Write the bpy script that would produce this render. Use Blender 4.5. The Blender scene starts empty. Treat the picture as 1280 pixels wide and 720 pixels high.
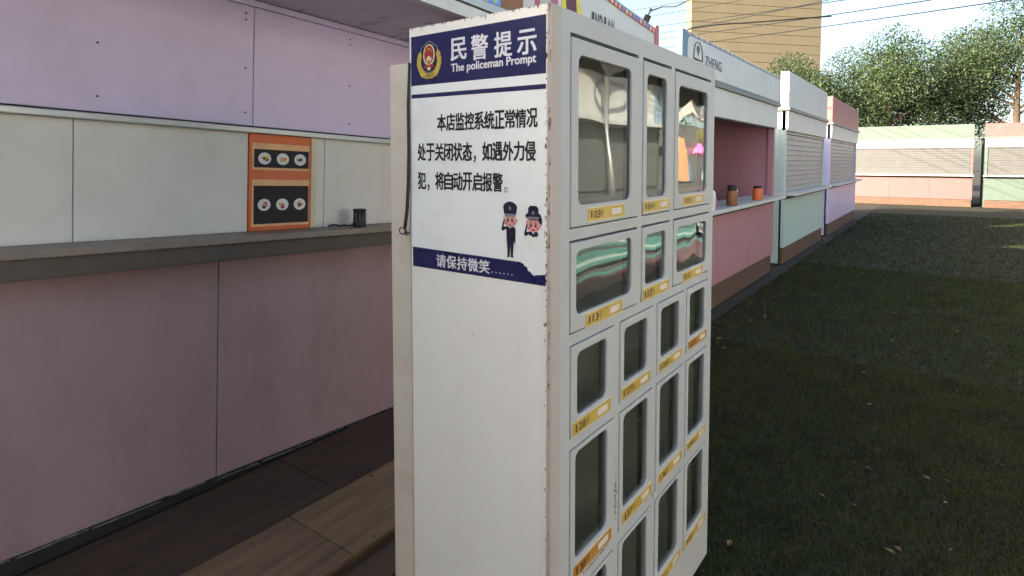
import bpy, bmesh, math, random
import numpy as np
from mathutils import Vector, Matrix
R = math.radians
random.seed(7); rng = np.random.default_rng(7)
sc = bpy.context.scene
col = sc.collection

# ---------------------------------------------------------------- camera
cam_d = bpy.data.cameras.new("camera"); cam = bpy.data.objects.new("camera", cam_d); col.objects.link(cam)
sc.camera = cam
YAW, PITCH, ROLL, FPX, PX, PY = 0.9436, -0.0533, -0.0005, 741.9, 642.56, 240.8
fw = Vector((math.sin(YAW)*math.cos(PITCH), math.cos(YAW)*math.cos(PITCH), math.sin(PITCH)))
rt = Vector((math.cos(YAW), -math.sin(YAW), 0)); up = rt.cross(fw)
c_, s_ = math.cos(ROLL), math.sin(ROLL)
rt2 = rt*c_+up*s_; up2 = up*c_-rt*s_
M = Matrix((rt2, up2, -fw)).transposed().to_4x4(); M.translation = Vector((-1.1238, -0.7110, 1.6015))
cam.matrix_world = M
cam_d.sensor_width = 36; cam_d.sensor_fit = 'HORIZONTAL'; cam_d.lens = 36*FPX/1280
cam_d.shift_x = (640-PX)/1280; cam_d.shift_y = (PY-360)/1280
cam_d.clip_start = 0.02; cam_d.clip_end = 3000
sc.render.resolution_x, sc.render.resolution_y = 1024, 576

# ---------------------------------------------------------------- world, sun, exposure
SUN_EL = 22
sun_from = Vector((-0.84, 0.54, 0)).normalized()          # horizontal direction towards the sun
w = bpy.data.worlds.new("World"); sc.world = w; w.use_nodes = True
nt = w.node_tree; sky = nt.nodes.new('ShaderNodeTexSky'); sky.sky_type = 'NISHITA'; sky.sun_disc = False
sky.sun_elevation = R(SUN_EL); sky.sun_rotation = math.atan2(sun_from.x, sun_from.y)
sky.air_density = .8; sky.dust_density = 3.0; sky.ozone_density = 1.0
bg = nt.nodes['Background']; bg.inputs[1].default_value = 0.11
nt.links.new(sky.outputs[0], bg.inputs[0])
sd = bpy.data.lights.new("sun", 'SUN'); sd.energy = 3.5; sd.angle = R(0.5); sd.color = (1, .93, .82)
sun = bpy.data.objects.new("sun", sd); col.objects.link(sun)
sun_dir = Vector((sun_from.x*math.cos(R(SUN_EL)), sun_from.y*math.cos(R(SUN_EL)), math.sin(R(SUN_EL))))
sun.rotation_euler = sun_dir.to_track_quat('Z', 'Y').to_euler()
vs = sc.view_settings; vs.view_transform = 'Standard'; vs.look = 'None'; vs.exposure = 2.22; vs.gamma = 1
vs.use_white_balance = True; vs.white_balance_temperature = 7150; vs.white_balance_tint = 8
sc.cycles.max_bounces = 8; sc.cycles.transparent_max_bounces = 12

# ---------------------------------------------------------------- materials
def lin(c):
    return tuple(((v/255)/12.92 if v/255 <= .04045 else ((v/255+.055)/1.055)**2.4) for v in c)+(1,)
def mat(name, color, rough=.5, metal=0, var=.12, scale=6, bump=.0, bscale=60, rvar=.12, stretch=(1,1,1), dirt=None, dirt_amt=0, dscale=2.5, emit=0, coat=0, spec=.5):
    m = bpy.data.materials.new(name); m.use_nodes = True; n = m.node_tree.nodes; l = m.node_tree.links
    b = n['Principled BSDF']; b.inputs['Metallic'].default_value = metal; b.inputs['Specular IOR Level'].default_value = spec
    b.inputs['Coat Weight'].default_value = coat; b.inputs['Coat Roughness'].default_value = .15
    tc = n.new('ShaderNodeTexCoord'); mp = n.new('ShaderNodeMapping'); mp.inputs['Scale'].default_value = stretch
    l.new(tc.outputs['Object'], mp.inputs[0])
    nz = n.new('ShaderNodeTexNoise'); nz.inputs['Scale'].default_value = scale; nz.inputs['Detail'].default_value = 7; nz.inputs['Roughness'].default_value = .62
    l.new(mp.outputs[0], nz.inputs[0])
    mx = n.new('ShaderNodeMix'); mx.data_type = 'RGBA'
    c = color if len(color) == 4 else tuple(color)+(1,)
    mx.inputs[6].default_value = tuple(v*(1-var) for v in c[:3])+(1,); mx.inputs[7].default_value = tuple(min(1, v*(1+var)) for v in c[:3])+(1,)
    rp = n.new('ShaderNodeMapRange'); rp.inputs[1].default_value = .3; rp.inputs[2].default_value = .7
    l.new(nz.outputs[0], rp.inputs[0]); l.new(rp.outputs[0], mx.inputs[0])
    out = mx.outputs[2]
    if dirt is not None:
        dn = n.new('ShaderNodeTexNoise'); dn.inputs['Scale'].default_value = dscale; dn.inputs['Detail'].default_value = 9; dn.inputs['Roughness'].default_value = .7
        l.new(mp.outputs[0], dn.inputs[0])
        dr = n.new('ShaderNodeMapRange'); dr.inputs[1].default_value = .48; dr.inputs[2].default_value = .78; dr.inputs[4].default_value = dirt_amt
        l.new(dn.outputs[0], dr.inputs[0])
        m2 = n.new('ShaderNodeMix'); m2.data_type = 'RGBA'; l.new(dr.outputs[0], m2.inputs[0]); l.new(out, m2.inputs[6]); m2.inputs[7].default_value = tuple(dirt)+(1,) if len(dirt) == 3 else dirt
        out = m2.outputs[2]
    l.new(out, b.inputs['Base Color'])
    rr = n.new('ShaderNodeMapRange'); rr.inputs[3].default_value = max(.03, rough-rvar); rr.inputs[4].default_value = min(1, rough+rvar)
    l.new(nz.outputs[0], rr.inputs[0]); l.new(rr.outputs[0], b.inputs['Roughness'])
    if bump:
        bn = n.new('ShaderNodeTexNoise'); bn.inputs['Scale'].default_value = bscale; bn.inputs['Detail'].default_value = 4
        l.new(mp.outputs[0], bn.inputs[0])
        bp = n.new('ShaderNodeBump'); bp.inputs['Strength'].default_value = bump; bp.inputs['Distance'].default_value = .004
        l.new(bn.outputs[0], bp.inputs['Height']); l.new(bp.outputs[0], b.inputs['Normal'])
    if emit:
        b.inputs['Emission Color'].default_value = c; b.inputs['Emission Strength'].default_value = emit
    return m

def locker_paint(name, base, rust_edge, rough=.38, spec=.5):
    """aged white enamel with warm grime, fine scratches and (optionally) rust chips along the front corner and top edge"""
    m = mat(name, base, rough=rough, spec=spec, var=.035, scale=2.2, bump=.35 if rust_edge else .12, bscale=3.2 if rust_edge else 9, rvar=.08, dirt=(.45,.36,.22), dirt_amt=.20, dscale=1.7)
    n = m.node_tree.nodes; l = m.node_tree.links; b = n['Principled BSDF']
    src = b.inputs['Base Color'].links[0].from_socket
    tc = n.new('ShaderNodeTexCoord')
    # sparse small specks
    sp = n.new('ShaderNodeTexNoise'); sp.inputs['Scale'].default_value = 85; sp.inputs['Detail'].default_value = 3
    l.new(tc.outputs['Object'], sp.inputs[0])
    def rng_(src_, a, b_, lo=0, hi=1):
        r = n.new('ShaderNodeMapRange'); r.inputs[1].default_value = a; r.inputs[2].default_value = b_; r.inputs[3].default_value = lo; r.inputs[4].default_value = hi
        l.new(src_, r.inputs[0]); return r.outputs[0]
    def mth(op, a, b_):
        q = n.new('ShaderNodeMath'); q.operation = op
        for i, v in enumerate((a, b_)):
            if isinstance(v, (int, float)): q.inputs[i].default_value = v
            else: l.new(v, q.inputs[i])
        return q.outputs[0]
    mask = rng_(sp.outputs[0], .735, .76, 0, .55)
    # vertical streaks of grime
    mp = n.new('ShaderNodeMapping'); mp.inputs['Scale'].default_value = (17, 17, .7); l.new(tc.outputs['Object'], mp.inputs[0])
    st = n.new('ShaderNodeTexNoise'); st.inputs['Scale'].default_value = 1; st.inputs['Detail'].default_value = 5; l.new(mp.outputs[0], st.inputs[0])
    stm = rng_(st.outputs[0], .5, .85, 0, .05)
    mg = n.new('ShaderNodeMix'); mg.data_type = 'RGBA'; l.new(stm, mg.inputs[0]); l.new(src, mg.inputs[6]); mg.inputs[7].default_value = (.36,.30,.20,1)
    src = mg.outputs[2]
    if rust_edge:
        sx = n.new('ShaderNodeSeparateXYZ'); l.new(tc.outputs['Object'], sx.inputs[0])
        ax = mth('ABSOLUTE', sx.outputs[0], 0); ay = mth('ABSOLUTE', mth('SUBTRACT', sx.outputs[1], .006), 0)
        d = mth('ADD', ax, ay)
        top = mth('ADD', mth('SUBTRACT', 1.95, sx.outputs[2]), mth('MULTIPLY', ax, 1.5))
        en = n.new('ShaderNodeTexNoise'); en.inputs['Scale'].default_value = 1; en.inputs['Detail'].default_value = 6; en.inputs['Roughness'].default_value = .75
        me_ = n.new('ShaderNodeMapping'); me_.inputs['Scale'].default_value = (110, 110, 30); l.new(tc.outputs['Object'], me_.inputs[0]); l.new(me_.outputs[0], en.inputs[0])
        near = rng_(d, 0, .010, .22, 0); neart = rng_(top, 0, .014, .22, 0)
        e = mth('ADD', en.outputs[0], mth('MAXIMUM', near, neart))
        mask = mth('MAXIMUM', mask, rng_(e, .71, .77, 0, .9))
        halo = rng_(d, 0, .03, .35, 0)
        mh = n.new('ShaderNodeMix'); mh.data_type = 'RGBA'; l.new(mth('MULTIPLY', halo, rng_(en.outputs[0], .4, .6)), mh.inputs[0]); l.new(src, mh.inputs[6]); mh.inputs[7].default_value = (.42,.26,.13,1)
        src = mh.outputs[2]
    mr = n.new('ShaderNodeMix'); mr.data_type = 'RGBA'; l.new(mask, mr.inputs[0]); l.new(src, mr.inputs[6]); mr.inputs[7].default_value = (.085,.05,.03,1)
    l.new(mr.outputs[2], b.inputs['Base Color'])
    return m

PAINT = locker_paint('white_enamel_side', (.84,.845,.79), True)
PAINT_F_SHADED = locker_paint('white_enamel_front_shaded', (.405,.43,.44), False, .5, .22)  # same white enamel, darkened to paint in the shade on the front
PAINT_C_SHADED = locker_paint('white_enamel_corner_shaded', (.40,.385,.36), True, .5, .25)  # same white enamel, toned down to paint in the corner's dimmer light
HOUSE = mat('cream_enamel', (.66,.61,.52), rough=.42, var=.05, scale=3, bump=.1, bscale=12, dirt=(.3,.22,.13), dirt_amt=.35, dscale=4)
INNER = mat('compartment_lining', (.42,.42,.35), rough=.6, var=.08, scale=8, dirt=(.2,.17,.12), dirt_amt=.25, dscale=9)
MATT_BLACK = mat('matt_black', (.012,.012,.013), rough=.6)
VINYL = mat('white_vinyl', (.84,.885,.87), rough=.33, var=.025, scale=5, bump=.12, bscale=14, dirt=(.45,.40,.28), dirt_amt=.22, dscale=6)
NAVY = mat('navy_print', (.013,.016,.085), rough=.30, var=.10, scale=12, bump=.12, bscale=18, dirt=(.06,.07,.17), dirt_amt=.35, dscale=14)
INK = mat('black_print', (.012,.012,.014), rough=.4)
WHITEINK = mat('white_print', (.72,.73,.76), rough=.35, var=.04)
GOLDINK = mat('gold_print', (.50,.38,.07), rough=.35, var=.25, scale=60)
REDINK = mat('red_print', (.33,.03,.03), rough=.35, var=.15, scale=60)
CREAMINK = mat('cream_print', (.70,.62,.42), rough=.4)
DARKNAVY = mat('uniform_print', (.012,.014,.035), rough=.35)
SKININK = mat('skin_print', (.72,.33,.30), rough=.4)
GREYINK = mat('grey_print', (.22,.23,.27), rough=.4)
PLATE = mat('brass_label', (.49,.345,.075), rough=.42, var=.18, scale=25, dirt=(.30,.13,.02), dirt_amt=.4, dscale=14)
PLATE_O = mat('rusty_label', (.40,.19,.035), rough=.5, var=.3, scale=30)
PLATE_RIM = mat('label_rim', (.66,.58,.42), rough=.4)
PAPER = mat('label_paper', (.60,.55,.50), rough=.6, var=.08, scale=30)
BROWNINK = mat('brown_print', (.05,.028,.012), rough=.5)
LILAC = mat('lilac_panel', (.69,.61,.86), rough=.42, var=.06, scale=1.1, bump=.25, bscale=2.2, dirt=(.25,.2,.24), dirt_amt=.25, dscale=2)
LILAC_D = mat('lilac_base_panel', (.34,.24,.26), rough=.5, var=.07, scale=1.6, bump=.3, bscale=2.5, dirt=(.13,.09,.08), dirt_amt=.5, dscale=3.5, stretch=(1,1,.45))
SOFFIT = mat('mauve_soffit', (.46,.42,.50), rough=.30, var=.10, scale=2, stretch=(3,1,1), dirt=(.2,.18,.18), dirt_amt=.08)
TRIM = mat('pale_aluminium', (.52,.56,.58), rough=.35, metal=.4, var=.05)
WHITEP = mat('white_fascia', (.60,.62,.61), rough=.45, var=.05, dirt=(.3,.28,.24), dirt_amt=.3)
CREAMP = mat('cream_board', (.74,.74,.68), rough=.5, var=.04, scale=2, dirt=(.42,.40,.30), dirt_amt=.3, dscale=3)
COUNTER = mat('grey_counter', (.26,.215,.17), rough=.5, var=.15, scale=9, stretch=(1,4,1), dirt=(.08,.07,.06), dirt_amt=.5)
COUNTERF = mat('brown_counter_front', (.095,.08,.065), rough=.6, var=.15, scale=9, dirt=(.04,.035,.03), dirt_amt=.5)
WOOD = []
for i, cc in enumerate([(.066,.042,.026), (.25,.155,.078), (.21,.13,.068), (.12,.078,.046)]):
    WOOD.append(mat('deck_wood_%s' % 'abcd'[i], cc, rough=.72, var=.30, scale=2.2, stretch=(1.0,9,9), bump=.35, bscale=14, dirt=tuple(v*.35 for v in cc), dirt_amt=.75, dscale=3))
SOIL = mat('bare_ground', (.035,.030,.022), rough=.95, var=.3, scale=8, bump=.5, bscale=40)
TURF = mat('turf_backing', (.012,.015,.005), rough=.95, var=.45, scale=30, bump=.8, bscale=160, dirt=(.025,.022,.01), dirt_amt=.5, dscale=3)
BLADE = mat('turf_blade', (.030,.041,.005), rough=.7, var=.45, scale=3, dirt=(.030,.027,.008), dirt_amt=.5, dscale=20, spec=.3)
ORANGE = mat('orange_board', (.72,.15,.04), rough=.4, var=.06)
ORANGE_L = mat('peach_print', (.80,.45,.22), rough=.4)
DARK = mat('dark_recess', (.02,.018,.018), rough=.7)
STEEL = mat('galvanised', (.35,.36,.37), rough=.4, metal=.7, var=.15, scale=12)
BLUEP = mat('blue_frame', (.13,.24,.36), rough=.45, var=.10)
BLUEB = mat('bright_blue_print', (.12,.34,.72), rough=.45, var=.12, scale=4)
PALEB = mat('pale_bubble_print', (.42,.47,.50), rough=.4, var=.05)
BROWNP = mat('brown_print_board', (.26,.11,.045), rough=.5, var=.35, scale=14)
PINKP = mat('pink_print', (.45,.12,.22), rough=.45, var=.1)
YELP = mat('yellow_print', (.72,.62,.08), rough=.45, var=.1)
REDP = mat('red_frame', (.42,.10,.10), rough=.45, var=.15)
MAROON = mat('maroon_print', (.10,.015,.03), rough=.45)
TEAL = mat('teal_cloth', (.13,.37,.33), rough=.6, var=.08)
TEALW = mat('pale_teal_cloth', (.50,.66,.62), rough=.6, var=.05)
PINKW = mat('pink_kiosk_wall', (.46,.22,.26), rough=.6, var=.08, scale=2)
GREYK = mat('grey_shutter', (.145,.15,.15), rough=.45, var=.08, stretch=(1,1,8))
STONE = mat('tower_stone', (.27,.22,.135), rough=.8, var=.10, scale=.4, dirt=(.25,.19,.11), dirt_amt=.4, dscale=.25, bump=.3, bscale=3)
SHUT = mat('shutter_paint', (.34,.35,.35), rough=.45, var=.08, dirt=(.18,.15,.12), dirt_amt=.5)
SKYB = mat('sky_blue_print', (.30,.42,.52), rough=.5)
LAMPK = mat('black_lamp_paint', (.012,.012,.012), rough=.9, spec=.1)
RUST = mat('rust', (.20,.085,.03), rough=.8, var=.4, scale=90)
DUSK = mat('dusky_pink_board', (.22,.13,.15), rough=.6, var=.15)
WHITEK = mat('white_kiosk_wall', (.78,.76,.72), rough=.6, var=.04)
GREYB = mat('grey_building', (.20,.195,.19), rough=.8, var=.1, scale=.3)
GLASSD = mat('dark_window_glass', (.02,.025,.03), rough=.12, var=.3)
CABLE = mat('cable_sheath', (.012,.012,.012), rough=.5)
DRYLEAF = mat('dry_leaf', (.16,.10,.04), rough=.8, var=.4)
BARK = mat('bark', (.09,.065,.045), rough=.9, var=.3, scale=9, bump=.6, bscale=30)
LEAF = mat('leaf', (.030,.055,.016), rough=.6, var=.4, scale=1.5)
WOODSK = mat('skirting_wood', (.13,.07,.045), rough=.7, var=.3, scale=3, stretch=(1,8,8), bump=.3, bscale=14)
WHEEL = mat('caster_wheel', (.40,.33,.32), rough=.5, var=.15, scale=30)
TINM = mat('blackened_tin', (.035,.03,.028), rough=.45, metal=.3, var=.5, scale=30, stretch=(2,2,.4))
NEON = mat('pink_neon', (1,.12,.3), rough=.4, emit=2.2)
LOGOLIT = mat('yellow_lit_logo', (.95,.85,.15), rough=.4, emit=.8)
FOIL = mat('foil_tape', (.30,.30,.31), rough=.35, metal=.6, var=.6, scale=40)

def glass_mat(name, wav, tint=(.94,.96,.93), wscale=3.5):
    m = bpy.data.materials.new(name); m.use_nodes = True; n = m.node_tree.nodes; l = m.node_tree.links
    n.remove(n['Principled BSDF']); o = n['Material Output']
    g = n.new('ShaderNodeBsdfGlossy'); g.inputs['Roughness'].default_value = .015; g.inputs['Color'].default_value = (.82,.84,.86,1)
    t = n.new('ShaderNodeBsdfTransparent'); t.inputs[0].default_value = tuple(tint)+(1,)
    lw = n.new('ShaderNodeLayerWeight'); lw.inputs[0].default_value = .5      # Schlick reflectance, the same from both sides of the sheet
    pw = n.new('ShaderNodeMath'); pw.operation = 'POWER'; l.new(lw.outputs['Facing'], pw.inputs[0]); pw.inputs[1].default_value = 4.0
    fr = n.new('ShaderNodeMapRange'); fr.inputs[3].default_value = .09; l.new(pw.outputs[0], fr.inputs[0])
    mx = n.new('ShaderNodeMixShader'); l.new(fr.outputs[0], mx.inputs[0]); l.new(t.outputs[0], mx.inputs[1]); l.new(g.outputs[0], mx.inputs[2])
    tc = n.new('ShaderNodeTexCoord'); nz = n.new('ShaderNodeTexNoise'); nz.inputs['Scale'].default_value = wscale; nz.inputs['Detail'].default_value = 1
    l.new(tc.outputs['Object'], nz.inputs[0])
    bp = n.new('ShaderNodeBump'); bp.inputs['Strength'].default_value = wav; bp.inputs['Distance'].default_value = .02
    l.new(nz.outputs[0], bp.inputs['Height']); l.new(bp.outputs[0], g.inputs['Normal'])
    # dusty film
    d = n.new('ShaderNodeBsdfDiffuse'); d.inputs[0].default_value = (.35,.34,.32,1)
    dn = n.new('ShaderNodeTexNoise'); dn.inputs['Scale'].default_value = 11; dn.inputs['Detail'].default_value = 8; l.new(tc.outputs['Object'], dn.inputs[0])
    dr = n.new('ShaderNodeMapRange'); dr.inputs[1].default_value = .4; dr.inputs[2].default_value = .8; dr.inputs[3].default_value = .015; dr.inputs[4].default_value = .05
    l.new(dn.outputs[0], dr.inputs[0])
    m2 = n.new('ShaderNodeMixShader'); l.new(dr.outputs[0], m2.inputs[0]); l.new(mx.outputs[0], m2.inputs[1]); l.new(d.outputs[0], m2.inputs[2])
    l.new(m2.outputs[0], o.inputs[0]); return m
GLASS = glass_mat('acrylic_pane', .12)
GLASS_W = glass_mat('wavy_acrylic_pane', .11, wscale=5)

# ---------------------------------------------------------------- helpers
class MB:
    def __init__(s): s.v = []; s.f = []; s.mi = []; s.sm = []; s.mats = []
    def m(s, mt):
        if mt not in s.mats: s.mats.append(mt)
        return s.mats.index(mt)
    def add(s, vs_, fs, mt, smooth=False):
        o = len(s.v); s.v += [tuple(p) for p in vs_]; i = s.m(mt)
        for f in fs: s.f.append(tuple(o+k for k in f)); s.mi.append(i); s.sm.append(smooth)
        return s
    def box(s, x0, x1, y0, y1, z0, z1, mt):
        v = [(x, y, z) for x in (x0, x1) for y in (y0, y1) for z in (z0, z1)]
        return s.add(v, [(0,1,3,2),(4,6,7,5),(0,4,5,1),(2,3,7,6),(0,2,6,4),(1,5,7,3)], mt)
    def cbox(s, x0, x1, y0, y1, z0, z1, mt, c=.004):
        """box with chamfered edges"""
        bm = bmesh.new(); bmesh.ops.create_cube(bm, size=1)
        for v in bm.verts: v.co = Vector((x0 if v.co.x < 0 else x1, y0 if v.co.y < 0 else y1, z0 if v.co.z < 0 else z1))
        bmesh.ops.bevel(bm, geom=bm.edges[:], offset=c, segments=2, profile=.6, affect='EDGES')
        bm.verts.index_update(); s.add([v.co[:] for v in bm.verts], [[v.index for v in f.verts] for f in bm.faces], mt); bm.free(); return s
    def prism(s, pts, a, b, mt, axis='y'):
        """polygon pts (u,v) extruded from a to b along axis"""
        n = len(pts)
        def P(u, v, t): return (u, t, v) if axis == 'y' else ((t, u, v) if axis == 'x' else (u, v, t))
        vs_ = [P(u, v, a) for u, v in pts]+[P(u, v, b) for u, v in pts]
        fs = [tuple(range(n))[::-1], tuple(range(n, 2*n))]+[(i, (i+1) % n, n+(i+1) % n, n+i) for i in range(n)]
        return s.add(vs_, fs, mt)
    def tube(s, pts, r, mt, n=8, smooth=True):
        pts = [Vector(p) for p in pts]; vs_ = []; fs = []
        for i, p in enumerate(pts):
            d = (pts[min(i+1, len(pts)-1)]-pts[max(i-1, 0)]).normalized()
            a = d.cross(Vector((.31, .2, .93))).normalized(); b = d.cross(a)
            rr = r[i] if isinstance(r, (list, tuple)) else r
            for k in range(n):
                t = 2*math.pi*k/n; vs_.append(p+a*(rr*math.cos(t))+b*(rr*math.sin(t)))
        for i in range(len(pts)-1):
            for k in range(n): fs.append((i*n+k, i*n+(k+1) % n, (i+1)*n+(k+1) % n, (i+1)*n+k))
        fs.append(tuple(range(n))[::-1]); fs.append(tuple(range((len(pts)-1)*n, len(pts)*n)))
        return s.add(vs_, fs, mt, smooth)
    def rings(s, rings, mt, cap0=False, cap1=False, smooth=False):
        n = len(rings[0]); vs_ = [p for r in rings for p in r]; fs = []
        for i in range(len(rings)-1):
            for k in range(n): fs.append((i*n+k, i*n+(k+1) % n, (i+1)*n+(k+1) % n, (i+1)*n+k))
        if cap0: fs.append(tuple(range(n))[::-1])
        if cap1: fs.append(tuple(range((len(rings)-1)*n, len(rings)*n)))
        return s.add(vs_, fs, mt, smooth)
    def build(s, name, parent=None, loc=(0,0,0), recalc=True):
        me = bpy.data.meshes.new(name); me.from_pydata(s.v, [], s.f); me.update()
        for mt in s.mats: me.materials.append(mt)
        me.polygons.foreach_set('material_index', s.mi); me.polygons.foreach_set('use_smooth', s.sm)
        if recalc:
            bm = bmesh.new(); bm.from_mesh(me); bmesh.ops.recalc_face_normals(bm, faces=bm.faces[:]); bm.to_mesh(me); bm.free()
        o = bpy.data.objects.new(name, me); col.objects.link(o); o.location = loc
        if parent: o.parent = parent
        return o
def tag(o, label=None, cat=None, group=None, kind=None):
    for k, v in (('label', label), ('category', cat), ('group', group), ('kind', kind)):
        if v: o[k] = v
    return o
def empty(name, loc, label, cat, group=None, rot=(0,0,0)):
    o = bpy.data.objects.new(name, None); col.objects.link(o); o.location = loc; o.rotation_euler = rot
    return tag(o, label, cat, group)
def rrect(x0, x1, z0, z1, r, k=5):
    p = []
    for cx, cz, a0 in ((x1-r, z1-r, 0), (x0+r, z1-r, 90), (x0+r, z0+r, 180), (x1-r, z0+r, 270)):
        for i in range(k+1):
            a = R(a0+90*i/k); p.append((cx+r*math.cos(a), cz+r*math.sin(a)))
    return p
_g = {}
def glyph(ch, bold=0.0):
    key = (ch, bold)
    if key not in _g:
        c = bpy.data.curves.new('g', 'FONT'); c.body = ch; c.offset = 0; c.resolution_u = 3; c.fill_mode = 'FRONT'
        o = bpy.data.objects.new('g', c); col.objects.link(o); bpy.context.view_layer.update()
        me = bpy.data.meshes.new_from_object(o.evaluated_get(bpy.context.evaluated_depsgraph_get()))
        V = [tuple(v.co) for v in me.vertices]; F = [tuple(p.vertices) for p in me.polygons]
        bpy.data.objects.remove(o); bpy.data.curves.remove(c); bpy.data.meshes.remove(me)
        _g[key] = (V, F)
    return _g[key]
def text(mb, s_, u0, u1, v0, v1, put, mt, bold=0.0, whole=True, fit=None):
    """fit the string s_ in the box u0..u1, v0..v1; put(u, v) makes the 3-D point"""
    V, F = glyph(s_, bold)
    if not V: return
    xs = [v[0] for v in V]; ys = [v[1] for v in V]
    a, b, c, d = min(xs), max(xs), min(ys), max(ys)
    ku, kv = (u1-u0)/(b-a), (v1-v0)/(d-c)
    # weight: the outline is laid five times, each copy nudged and 0.02 mm above the last
    for i, (du, dv) in enumerate(((0, 0), (-1, .6), (1, -.6), (-1, -.6), (1, .6)) if bold else ((0, 0),)):
        e = Vector(put(0, 0)); nrm = (Vector(put(1, 0))-e).cross(Vector(put(0, 1))-e)*.00002*i
        mb.add([tuple(Vector(put(u0+(x-a)*ku+du*bold*ku, v0+(y-c)*kv+dv*bold*kv))+nrm) for x, y, *_ in V], F, mt)

# ================================================================ the setting
g = MB()
g.add([(-400,-400,0),(400,-400,0),(400,400,0),(-400,400,0)], [(0,1,2,3)], SOIL)
tag(g.build('ground'), kind='structure')
g = MB(); g.add([(-9,-3.9,.006),(34,-3.9,.006),(34,1.12,.006),(-9,1.12,.006)], [(0,1,2,3)], TURF)
tag(g.build('turf_mat'), kind='structure')
# short blades of the artificial turf, dense near the locker and thinning away
def blades(n, xa, xb, ya, yb, h0, h1, wd):
    x = rng.uniform(xa, xb, n); y = rng.uniform(ya, yb, n); a = rng.uniform(0, 2*np.pi, n); h = rng.uniform(h0, h1, n)
    lx, ly = rng.normal(0, .010, n), rng.normal(0, .010, n); dx, dy = np.cos(a)*wd, np.sin(a)*wd
    z = np.full(n, .005)
    P = np.stack([np.stack([x-dx, y-dy, z], 1), np.stack([x+dx, y+dy, z], 1), np.stack([x+lx, y+ly, h+.006], 1)], 1)
    return P.reshape(-1, 3)
P = np.concatenate([blades(170000, -.2, 4.2, -1.35, 1.10, .012, .026, .0022), blades(60000, 4.2, 9, -1.8, 1.10, .014, .028, .004), blades(25000, 9, 20, -3.5, 1.1, .02, .035, .009)])
me = bpy.data.meshes.new('turf_blades'); n3 = len(P)
me.vertices.add(n3); me.vertices.foreach_set('co', P.ravel()); me.loops.add(n3); me.loops.foreach_set('vertex_index', np.arange(n3, dtype=np.int32))
me.polygons.add(n3//3); me.polygons.foreach_set('loop_start', np.arange(0, n3, 3, dtype=np.int32)); me.polygons.foreach_set('loop_total', np.full(n3//3, 3, dtype=np.int32))
me.materials.append(BLADE); me.update(calc_edges=True)
o = bpy.data.objects.new('turf_grass', me); col.objects.link(o); tag(o, 'dark green artificial turf covering the alley ground', 'grass', kind='stuff')

n_ = 420; m_ = MB()
for i in range(n_):
    x, y = random.uniform(.5, 14), random.uniform(-2.6, 1.05)
    if y < .75 and random.random() < .6: y = random.uniform(.7, 1.08)
    a = random.uniform(0, 6.28); L = random.uniform(.010, .028); z = .024
    m_.add([(x-L*math.cos(a), y-L*math.sin(a), z), (x+L*.5*math.sin(a), y-L*.5*math.cos(a), z+.004), (x+L*math.cos(a), y+L*math.sin(a), z+.002), (x-L*.5*math.sin(a), y+L*.5*math.cos(a), z+.007)], [(0,1,2,3)], DRYLEAF)
tag(m_.build('fallen_leaves', recalc=False), 'small dry brown leaves scattered over the turf', 'leaves', kind='stuff')

# timber deck in front of the lilac kiosk
deck = empty('timber_deck', (0, 1.5, 0), 'low deck of worn brown boards in front of the lilac kiosk', 'deck')
def plank(x0, x1, y0, y1, z0, z1, mt):
    b = MB().cbox(x0, x1, y0-1.5, y1-1.5, z0, z1, mt, c=.004); return b.build('plank', deck)
for (xs, y0, y1, mi) in (((-3.4, -1.6, .55, 2.6, 3.4), 1.512, 1.985, 0), ((-3.4, -2.3, .30, 1.75, 3.4), 1.085, 1.507, 1)):
    for i in range(len(xs)-1):
        m_ = WOOD[mi] if mi == 0 else WOOD[(1, 2, 1, 2)[i % 4]]
        plank(xs[i]+.002, xs[i+1]-.002, y0, y1, .068+random.uniform(-.001, .001), .090+random.uniform(-.0015, .0015), m_)
for i, (a, b_) in enumerate(((-3.4, -1.1), (-1.095, .9), (.905, 3.4))):
    r_ = MB().cbox(a, b_, -.405+.0, -.383, .012, .0655, WOOD[3], c=.003); r_.build('riser_board', deck)
MB().cbox(-3.4, 3.4, -.56, -.41, .006, .034, WOOD[3], c=.004).build('sill_board', deck)
j = MB()
for x in (-3, -2, -1, 0, 1, 2, 3): j.box(x-.03, x+.03, -.37, .46, .006, .067, WOOD[3])
q_ = MB()
for x in np.arange(-3.3, 3.3, .31):
    for y in (-.39, -.03, .06, .44):
        q_.tube([(x+random.uniform(-.02, .02), y+random.uniform(-.008, .008), .085), (x, y, .0915)], random.uniform(.003, .0045), DARK, n=6, smooth=False)
q_.build('nail_heads', deck)['kind'] = 'stuff'
j.build('joist', deck)['kind'] = 'stuff'

# ================================================================ the lilac kiosk behind the locker
TILT = R(2.2); PV = Vector((1.05, 2.0, 1.6))
k1 = empty('lilac_kiosk', PV, 'lilac panelled food kiosk with cream shutter and grey counter behind the locker', 'kiosk', rot=(0, TILT, 0))
def kb(name, bxs, loc=PV, parent=k1):
    m_ = MB()
    for b in bxs:
        if b[-1] == 'c': m_.cbox(b[0]-loc[0], b[1]-loc[0], b[2]-loc[1], b[3]-loc[1], b[4]-loc[2], b[5]-loc[2], b[6], c=.004)
        else: m_.box(b[0]-loc[0], b[1]-loc[0], b[2]-loc[1], b[3]-loc[1], b[4]-loc[2], b[5]-loc[2], b[6])
    return m_.build(name, parent)
XL, XR = -6.6, 1.78
for a, b_ in ((XL, -3.6), (-3.596, -1.62), (-1.616, .30), (.304, XR)):
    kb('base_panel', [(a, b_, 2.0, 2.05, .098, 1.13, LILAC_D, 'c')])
kb('base_recess', [(XL, XR, 2.012, 2.04, -.1, .0975, DARK)])
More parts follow.
